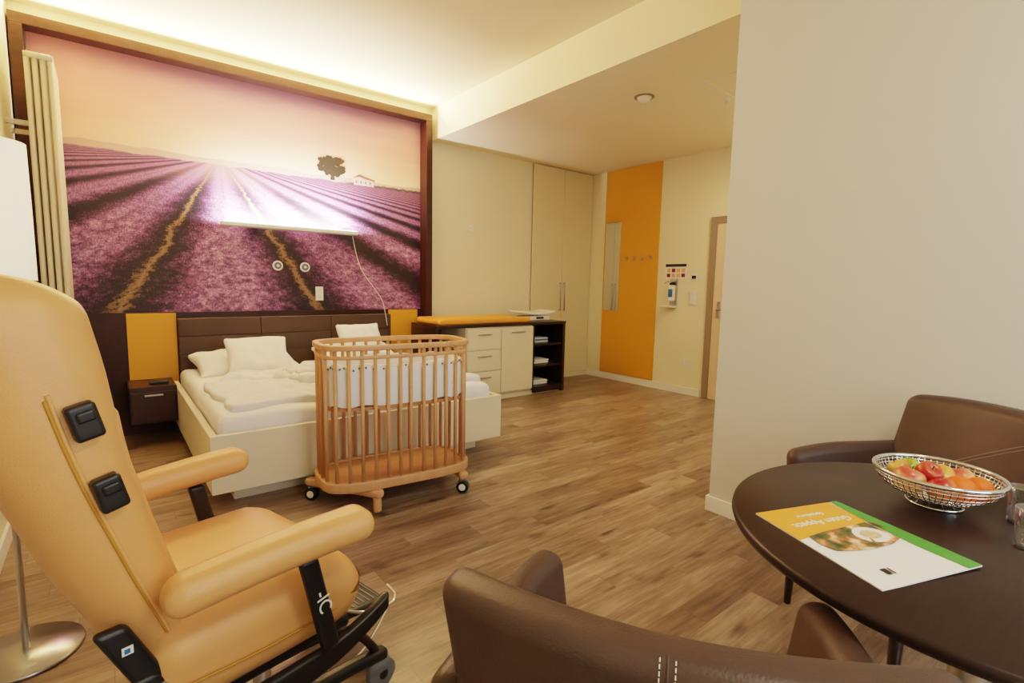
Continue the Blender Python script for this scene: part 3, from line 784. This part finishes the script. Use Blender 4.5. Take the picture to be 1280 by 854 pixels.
patch('food_photo',[(.12,.40),(.30,.375),(.60,.36),(.83,.345),(.845,.50),(.83,.60),(.70,.635),(.50,.645),(.30,.635),(.14,.60),(.10,.50)],.0048,M['food'])
poly=[(.66+.15*math.cos(k/20*6.283),.50+.105*math.sin(k/20*6.283)) for k in range(20)]
patch('plate_photo',poly,.0054,M['pwhite'])
poly=[(.66+.09*math.cos(k/20*6.283),.50+.06*math.sin(k/20*6.283)) for k in range(20)]
patch('plate_food_photo',poly,.0060,mat('print_salad',c8(214,190,150),.4,var=.3,vs=80))
patch('maroon_arc',[(.83,.36),(.88,.38),(.90,.46),(.87,.44)],.0066,M['pred'])
patch('stand_in_mark_a',[(.22,.84),(.27,.84),(.27,.90),(.22,.90)],.0045,M['ink'])
patch('stand_in_mark_b',[(.285,.84),(.30,.84),(.30,.90),(.285,.90)],.0045,M['ink'])
xd=(Ac-Bc); yd=(Dc-Ac)
for nm,bd,a,b,sz in (('title','Guten Appetit',.47,.25,.031),('subtitle','Speisekarte',.47,.14,.018)):
    text(w,nm,bd,basis(xd,yd,q2(a,b,.0042)),sz,M['pwhite'],ext=.0004)
# bowl
w=empty('fruit_bowl',(1.765,.335,ZT))
def bp_(t,h):
    r=.050+.092*math.sin(h*math.pi/2)**.9; return (r*math.cos(t),r*math.sin(t),.018+.072*h**1.3)
cir=lambda r,z,n=40:[(r*math.cos(i/n*6.283),r*math.sin(i/n*6.283),z) for i in range(n)]
tubes(w,'rim',[cir(.143,.090)],.0055,M['chrome'],cyclic=True)
tubes(w,'foot_ring',[cir(.062,.004),cir(.045,.018)],.004,M['chrome'],cyclic=True)
tubes(w,'wires',[[bp_(2*math.pi*i/60,h/6) for h in range(7)] for i in range(60)],.0016,M['chrome'])
tubes(w,'bands',[cir(math.hypot(*bp_(0,h)[:2]),bp_(0,h)[2]) for h in (.12,.24,.36,.5,.64,.8,.9)],.0018,M['chrome'],cyclic=True)
tubes(w,'foot_wires',[[(.062*math.cos(i/12*6.283),.062*math.sin(i/12*6.283),.004),(.047*math.cos(i/12*6.283),.047*math.sin(i/12*6.283),.018)] for i in range(12)],.0016,M['chrome'],smooth=False)
lathe(w,'base_dish',[(0,.017),(.05,.018),(.075,.023),(.09,.032),(.105,.043),(.09,.034),(.075,.025),(.05,.021),(0,.019)],M['chrome'])
ap=[(0,-.028),(.012,-.031),(.024,-.028),(.034,-.012),(.037,.004),(.033,.022),(.020,.032),(.008,.028),(0,.022)]
ra=apple_mat('apple_red',c8(170,30,34),c8(212,120,70)); pa=apple_mat('apple_pink',c8(205,80,66),c8(225,170,110)); ya=apple_mat('apple_yellow',c8(215,185,90),c8(205,110,60)); orr=mat('orange_peel',c8(232,104,26),.45,bump=.3,bs=300); gr=apple_mat('apple_green',c8(120,150,50),c8(170,180,70))
for i,(x,y,z,m,k) in enumerate(((-.075,.045,.068,pa,1.08),(-.035,-.055,.060,orr,1.1),(.04,.0,.066,ya,.98),(.03,.07,.070,gr,.9),(-.015,.015,.084,ra,.9),(.075,-.04,.062,pa,.9),(-.08,-.03,.064,ra,.95),(.0,.085,.072,ya,.8),(.02,-.085,.062,orr,.9))):
    if m is orr: lathe(w,'orange_%d'%i,[(0.0001+.037*k*math.sin(a/12*math.pi),-.037*k*math.cos(a/12*math.pi)) for a in range(13)],m,(x,y,z),32)
    else:
        o=lathe(w,'apple_%d'%i,[(r*k,q*k) for r,q in ap],m,(0,0,0),32); o.location=(x,y,z); o.rotation_euler=(random.uniform(-.7,.7),random.uniform(-.7,.7),0); 
        s_=o.modifiers.new('s','SUBSURF'); s_.levels=1; s_.render_levels=1
        tb2=tubes(w,'stem_%d'%i,[[(0,0,.02*k),(.002,.002,.038*k)]],.0012,M['leaf'],smooth=False); tb2.location=o.location; tb2.rotation_euler=o.rotation_euler
for k,(x,y) in enumerate(((1.625,.13),(1.79,.165))):
    w=empty('drinking_glass' if k==0 else 'drinking_glass.001',(x,y,ZT))
    lathe(w,'tumbler',[(0,.0),(.027,0),(.029,.004),(.033,.095),(.0315,.096),(.027,.008),(0,.007)],M['glass'])

# ---------------------------------------------------------------- lights
def area(name,loc,dirv,sx,sy,power,col):
    l=bpy.data.lights.new(name,'AREA'); l.shape='RECTANGLE'; l.size=sx; l.size_y=sy; l.energy=power; l.color=col
    o=bpy.data.objects.new(name,l); S.collection.objects.link(o); o.location=loc; o.rotation_euler=Vector(dirv).to_track_quat('-Z','Y').to_euler(); return o
def pt(name,loc,power,col,r=.1):
    l=bpy.data.lights.new(name,'POINT'); l.energy=power; l.color=col; l.shadow_soft_size=r
    o=bpy.data.objects.new(name,l); S.collection.objects.link(o); o.location=loc; return o
area('window_daylight',((wx0+wx1)/2,YS-.15,1.8),(0,1,-.1),2.1,1.7,62,(.95,.97,1))
area('cove_light',(1.25,5.15,3.17),(0,-.75,.66),3.25,.05,165,(1,.70,.27))
area('bed_lamp_light',(1.45,5.22,1.845),(0,.8,1),1.0,.07,230,(1,.90,.84))
area('fill_light_room',(1.1,-.9,HC-.07),(0,0,-1),.5,.5,36,(1,.87,.68))  # added warm fill from above, behind the camera
area('fill_light_entry',(4.75,2.05,HS-.07),(0,0,-1),.45,.45,27,(1,.80,.50))  # added warm fill for the entry, hidden by the partition
pt('floor_lamp_bulb',(-.285,2.355,1.5),5,(1,.84,.64),.05)
wd=bpy.data.worlds.new('World'); S.world=wd; wd.use_nodes=True
wd.node_tree.nodes['Background'].inputs[0].default_value=(.75,.85,1,1); wd.node_tree.nodes['Background'].inputs[1].default_value=.8

# ---------------------------------------------------------------- camera
cam=bpy.data.cameras.new('camera'); co=bpy.data.objects.new('camera',cam); S.collection.objects.link(co)
cam.sensor_width=36; cam.lens=18.0; cam.clip_start=.02
fwd=Vector((.618,.779,-.1112)).normalized(); right=Vector((.785,-.620,.0203)); right=(right-fwd*right.dot(fwd)).normalized(); up=right.cross(fwd)
mm=Matrix((right,up,-fwd)).transposed().to_4x4(); mm.translation=(0,0,1.33); co.matrix_world=mm
S.camera=co
